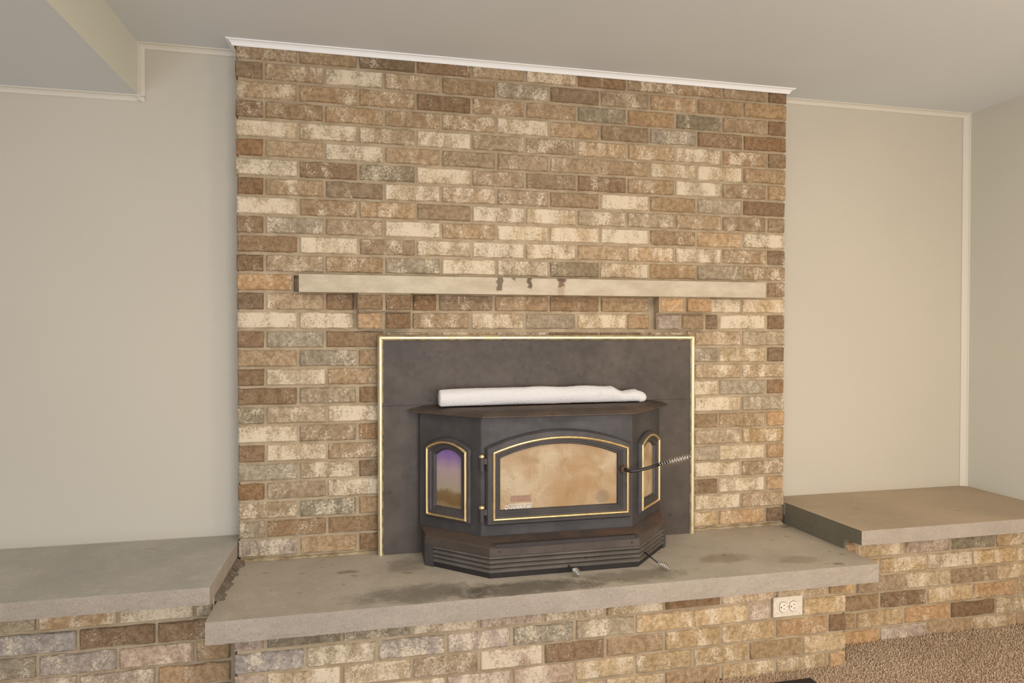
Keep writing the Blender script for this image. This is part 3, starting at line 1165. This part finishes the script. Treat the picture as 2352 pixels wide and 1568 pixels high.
g = Geo()
yy = BYF - 0.0052
cx_ = 0.9045
for (s_, sz) in (('Q', 0.0205), ('UADRA', 0.0165), ('\u2022', 0.0130), ('F', 0.0200), ('IRE', 0.0165)):
    vs, fs, wmx = text_mesh(s_, sz, cx_, 0.1905 + (0.0012 if s_ == '\u2022' else 0), yy, 0.32, None, 't', PRINT, 1.0)
    g.add(vs, fs)
    cx_ += wmx + 0.0004
LW = cx_ - 0.9045
g.v = [(0.9045 + (v[0] - 0.9045) * 0.098 / LW, v[1], v[2]) for v in g.v]
gv, gf = list(g.v), list(g.f)
for dx_, dz_ in ((0.0005, 0.0), (0.0, 0.0004), (0.0005, 0.0004)):      # bolder strokes
    g.add([(v[0] + dx_, v[1] - 0.0006 * (dx_ + dz_) / 0.0005 - 0.0003 * (dz_ > 0), v[2] + dz_) for v in gv], gf)
g.box(0.9025, 0.992, yy - 0.0003, yy, 0.1868, 0.1884)
g.box(0.919, 1.0045, yy - 0.0003, yy, 0.2052, 0.2068)
g.build('lettering', PRINT, door)

# side windows, built in the plane of each angled side
s2 = math.sqrt(0.5)


def side_map(sgn):
    cx = BX0 if sgn < 0 else BX1

    def f_(u_, z, d):
        return (cx + sgn * u_ * s2 + sgn * d * s2, BYF + u_ * s2 - d * s2, z)
    return f_


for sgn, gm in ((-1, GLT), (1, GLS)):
    mf_ = side_map(sgn)
    sd = (0.038, 0.236, 0.139, 0.396, 0.430)
    sw = arched('side_window', sd, [(0.0, 0.0), (0.0, 0.010), (0.005, 0.016), (0.024, 0.017), (0.028, 0.013), (0.038, 0.012), (0.044, 0.004), (0.045, 0.0005)], DOORM, st, mf_)
    arched('brass_trim', (0.050, 0.230, 0.147, 0.389, 0.418), [(0.0, 0.014), (0.0004, 0.0175), (0.0019, 0.0208), (0.0046, 0.0222), (0.0073, 0.0208), (0.0088, 0.0175), (0.0092, 0.014)], BRASS, sw, mf_)
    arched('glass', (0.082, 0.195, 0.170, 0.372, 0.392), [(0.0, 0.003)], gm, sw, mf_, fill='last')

# hinges with brass caps
for zc_ in (0.352, 0.178):
    hn = Geo().tube([(0.826, BYF - 0.013, zc_ - 0.026), (0.826, BYF - 0.013, zc_ + 0.020)], 0.0085, 14).build('hinge', DOORM, st)
    bevel(hn, 0.001, 1)
    Geo().box(0.826, 0.846, BYF - 0.016, BYF - 0.002, zc_ - 0.001, zc_ + 0.018).build('hinge_arm', DOORM, hn)
    cap = Geo().loft([[(0.826 + rad * math.cos(2 * PI * k / 14), BYF - 0.013 + rad * math.sin(2 * PI * k / 14), z) for k in range(14)]
                      for rad, z in ((0.0095, zc_ + 0.020), (0.0105, zc_ + 0.024), (0.0095, zc_ + 0.029), (0.006, zc_ + 0.032), (0.001, zc_ + 0.033))])
    cap.build('brass_cap', BRASS, hn, True)


def coil(p0, p1, radii, turns, wire, n=7, flat=None):
    """helical wire from p0 to p1; radii = list of radii along the way"""
    p0, p1 = Vector(p0), Vector(p1)
    d = (p1 - p0)
    L = d.length
    d.normalize()
    a = Vector((0, 0, 1)) if abs(d.z) < 0.9 else Vector((1, 0, 0))
    e1 = (a - d * a.dot(d)).normalized()
    e2 = d.cross(e1)
    N = int(turns * 16)
    pts = []
    for i in range(N + 1):
        t = i / N
        x = t * (len(radii) - 1)
        k = min(int(x), len(radii) - 2)
        rr_ = radii[k] + (radii[k + 1] - radii[k]) * (x - k)
        th = 2 * PI * turns * t
        pts.append(p0 + d * (L * t) + (e1 * math.cos(th) + e2 * math.sin(th)) * rr_)
    return Geo().tube(pts, wire, n)


# door handle
hd = Geo().tube([(1.338, BYF - 0.019, 0.314), (1.338, -0.300, 0.314), (1.342, -0.311, 0.313), (1.352, -0.318, 0.3125), (1.37, -0.321, 0.315), (1.41, -0.324, 0.3235), (1.449, -0.327, 0.3345)], 0.0058, 12).build('door_handle', RODM, st, True)
Geo().tube([(1.449, -0.327, 0.3345), (1.485, -0.3297, 0.3423)], 0.0042, 8).build('rod_core', RODM, hd, True)
coil((1.447, -0.3268, 0.334), (1.562, -0.3355, 0.3590), [0.0070, 0.0074, 0.0086, 0.0112, 0.0135, 0.0150, 0.0156, 0.0152, 0.0125, 0.0080], 12.5, 0.0016).build('spring_grip', CHROME, hd, True)
Geo().loft([[(1.334 + rad * math.cos(2 * PI * k / 16), y_, 0.314 + rad * math.sin(2 * PI * k / 16)) for k in range(16)]
            for rad, y_ in ((0.0135, BYF - 0.020), (0.0135, BYF - 0.030), (0.012, BYF - 0.033), (0.008, BYF - 0.033), (0.006, BYF - 0.030))]).build('pivot_bolt', BOLTM, hd)

# air control rods under the grille
for (pa, pb, pc) in (((1.105, -0.335, 0.012), (1.118, -0.375, 0.006), (1.128, -0.402, 0.003)),
                     ((1.395, -0.325, 0.028), (1.422, -0.380, 0.006), (1.444, -0.415, 0.001))):
    cr_ = Geo().tube([pa, pb], 0.0026, 8).build('air_control', RODM, st, True)
    coil(pb, pc, [0.003, 0.006, 0.0095, 0.0110, 0.0105, 0.0085, 0.0055], 6, 0.0014).build('spring_grip', CHROME, cr_, True)

# ------------------------------------------------------------------ rolled towel on the stove top
def towel():
    ts = []
    N = 90
    K = 28
    x0, x1 = 0.696, 1.512
    rr = random.Random(2)
    rings = []
    for i in range(N + 1):
        t = i / N
        x = x0 + (x1 - x0) * t
        y = -0.108 + 0.034 * t
        # height of the roll along its length
        h_ = 0.067
        if t < 0.35:
            h_ = 0.066 + 0.004 * math.sin(t / 0.35 * PI / 2)
        elif t < 0.81:
            h_ = 0.071 - 0.004 * (t - 0.35) / 0.46 + 0.0015 * math.sin(t * 30)
        if t >= 0.81:
            q = (t - 0.81) / 0.065
            if q < 1:
                h_ = 0.067 - 0.022 * (q * q * (3 - 2 * q))
            else:
                q2 = (t - 0.875) / 0.125
                h_ = 0.045 + 0.006 * math.sin(min(1, q2) * PI)
        wdt = 0.066
        endf = 1.0
        if t < 0.012:
            endf = 0.90 + 0.1 * t / 0.012
        if t > 0.955:
            q = (t - 0.955) / 0.045
            endf = math.sqrt(max(0.0, 1 - q * q)) * 0.97 + 0.03
        ring = []
        for k in range(K):
            th = 2 * PI * k / K
            cy = math.cos(th)
            cz = math.sin(th)
            flat = cz if cz > -0.75 else -0.75 - (abs(cz) - 0.75) * 0.3
            lump = 1 + 0.02 * math.sin(5 * th + 9 * t) + 0.012 * math.sin(3 * th - 23 * t)
            zc0 = 0.5290 + h_ * 0.46 * (0.8 if endf < 1 and t > 0.9 else 1)
            z = zc0 + h_ * 0.5 * flat * lump * (endf if t > 0.9 else endf)
            z = max(z, 0.5290 + 0.0004)
            # a fold step running slantwise near the right end
            ring.append((x, y + wdt * 0.5 * cy * lump * endf, z))
        rings.append(ring)
    g_ = Geo().loft(rings)
    o_ = g_.build('rolled_towel', TOWEL, None, True)
    # surface fuzz
    tex = bpy.data.textures.new('fuzz', 'CLOUDS')
    tex.noise_scale = 0.006
    sub = o_.modifiers.new('sub', 'SUBSURF')
    sub.levels = sub.render_levels = 2
    dm = o_.modifiers.new('fuzz', 'DISPLACE')
    dm.texture = tex
    dm.strength = 0.0026
    dm.mid_level = 0.5
    dm.texture_coords = 'GLOBAL'
    tag(o_, 'white terry towel rolled up and lying on the stove top', 'towel')
    return o_


towel()

# ------------------------------------------------------------------ wall outlet in the hearth brick
OX0, OX1, OZ0, OZ1, OY = 1.8065, 1.9195, -0.1805, -0.1120, -0.4665
ol = empty('wall_outlet', ((OX0 + OX1) / 2, OY, OZ0), 'ivory double power outlet lying sideways in the hearth brick', 'outlet')
o = Geo().box(OX0, OX1, OY - 0.004, OY + 0.004, OZ0, OZ1).build('cover_plate', PLATE, ol)
bevel(o, 0.0015, 2)
Geo().box(OX0 + 0.01, OX1 - 0.01, OY + 0.004, OY + 0.012, OZ0 + 0.004, OZ1 - 0.004).build('outlet_box', BLACK, ol)
ocz = (OZ0 + OZ1) / 2
for cx in (1.8435, 1.8825):
    ring = []
    for k in range(40):
        th = 2 * PI * k / 40
        x = max(-0.0138, min(0.0138, 0.0172 * math.cos(th)))
        ring.append((x, 0.0172 * math.sin(th)))
    Geo().loft([[(cx + x * 1.07, OY - 0.0043, ocz + z * 1.07) for x, z in ring], [(cx + x * 1.07, OY - 0.0038, ocz + z * 1.07) for x, z in ring]]).build('recess', SLOT, ol)
    rec = Geo().loft([[(cx + x, OY - 0.0040, ocz + z) for x, z in ring], [(cx + x, OY - 0.0058, ocz + z) for x, z in ring],
                      [(cx + x * 0.95, OY - 0.0064, ocz + z * 0.95) for x, z in ring]]).build('receptacle', PLATE2, ol)
    Geo().box(cx - 0.0010, cx + 0.0062, OY - 0.0067, OY - 0.0060, ocz + 0.0053, ocz + 0.0072).build('slot', SLOT, rec)
    Geo().box(cx - 0.0010, cx + 0.0052, OY - 0.0067, OY - 0.0060, ocz - 0.0072, ocz - 0.0053).build('slot', SLOT, rec)
    Geo().tube([(cx - 0.0085, OY - 0.0060, ocz), (cx - 0.0085, OY - 0.0067, ocz)], 0.0024, 12).build('ground_hole', SLOT, rec)
Geo().tube([(1.863, OY - 0.0040, ocz), (1.863, OY - 0.0052, ocz)], 0.0028, 14).build('screw', BRASSP, ol)

# ------------------------------------------------------------------ door mat, its corner peeping into the frame
mt = empty('door_mat', (1.55, -0.79, FLOOR_Z), 'dark rubber edged mat lying on the carpet before the hearth', 'mat')
g = Geo()
X0, X1, Y0, Y1 = 1.20, 1.903, -1.04, -0.535
bw_ = 0.035
g.box(X0, X1, Y1 - bw_, Y1, FLOOR_Z - 0.004, FLOOR_Z + 0.010)
g.box(X0, X1, Y0, Y0 + bw_, FLOOR_Z - 0.004, FLOOR_Z + 0.010)
g.box(X0, X0 + bw_, Y0 + bw_, Y1 - bw_, FLOOR_Z - 0.004, FLOOR_Z + 0.010)
g.box(X1 - bw_, X1, Y0 + bw_, Y1 - bw_, FLOOR_Z - 0.004, FLOOR_Z + 0.010)
g.build('rubber_edge', MATB, mt)
Geo().box(X0 + bw_, X1 - bw_, Y0 + bw_, Y1 - bw_, FLOOR_Z - 0.004, FLOOR_Z + 0.008).build('mat_fabric', MATI, mt)
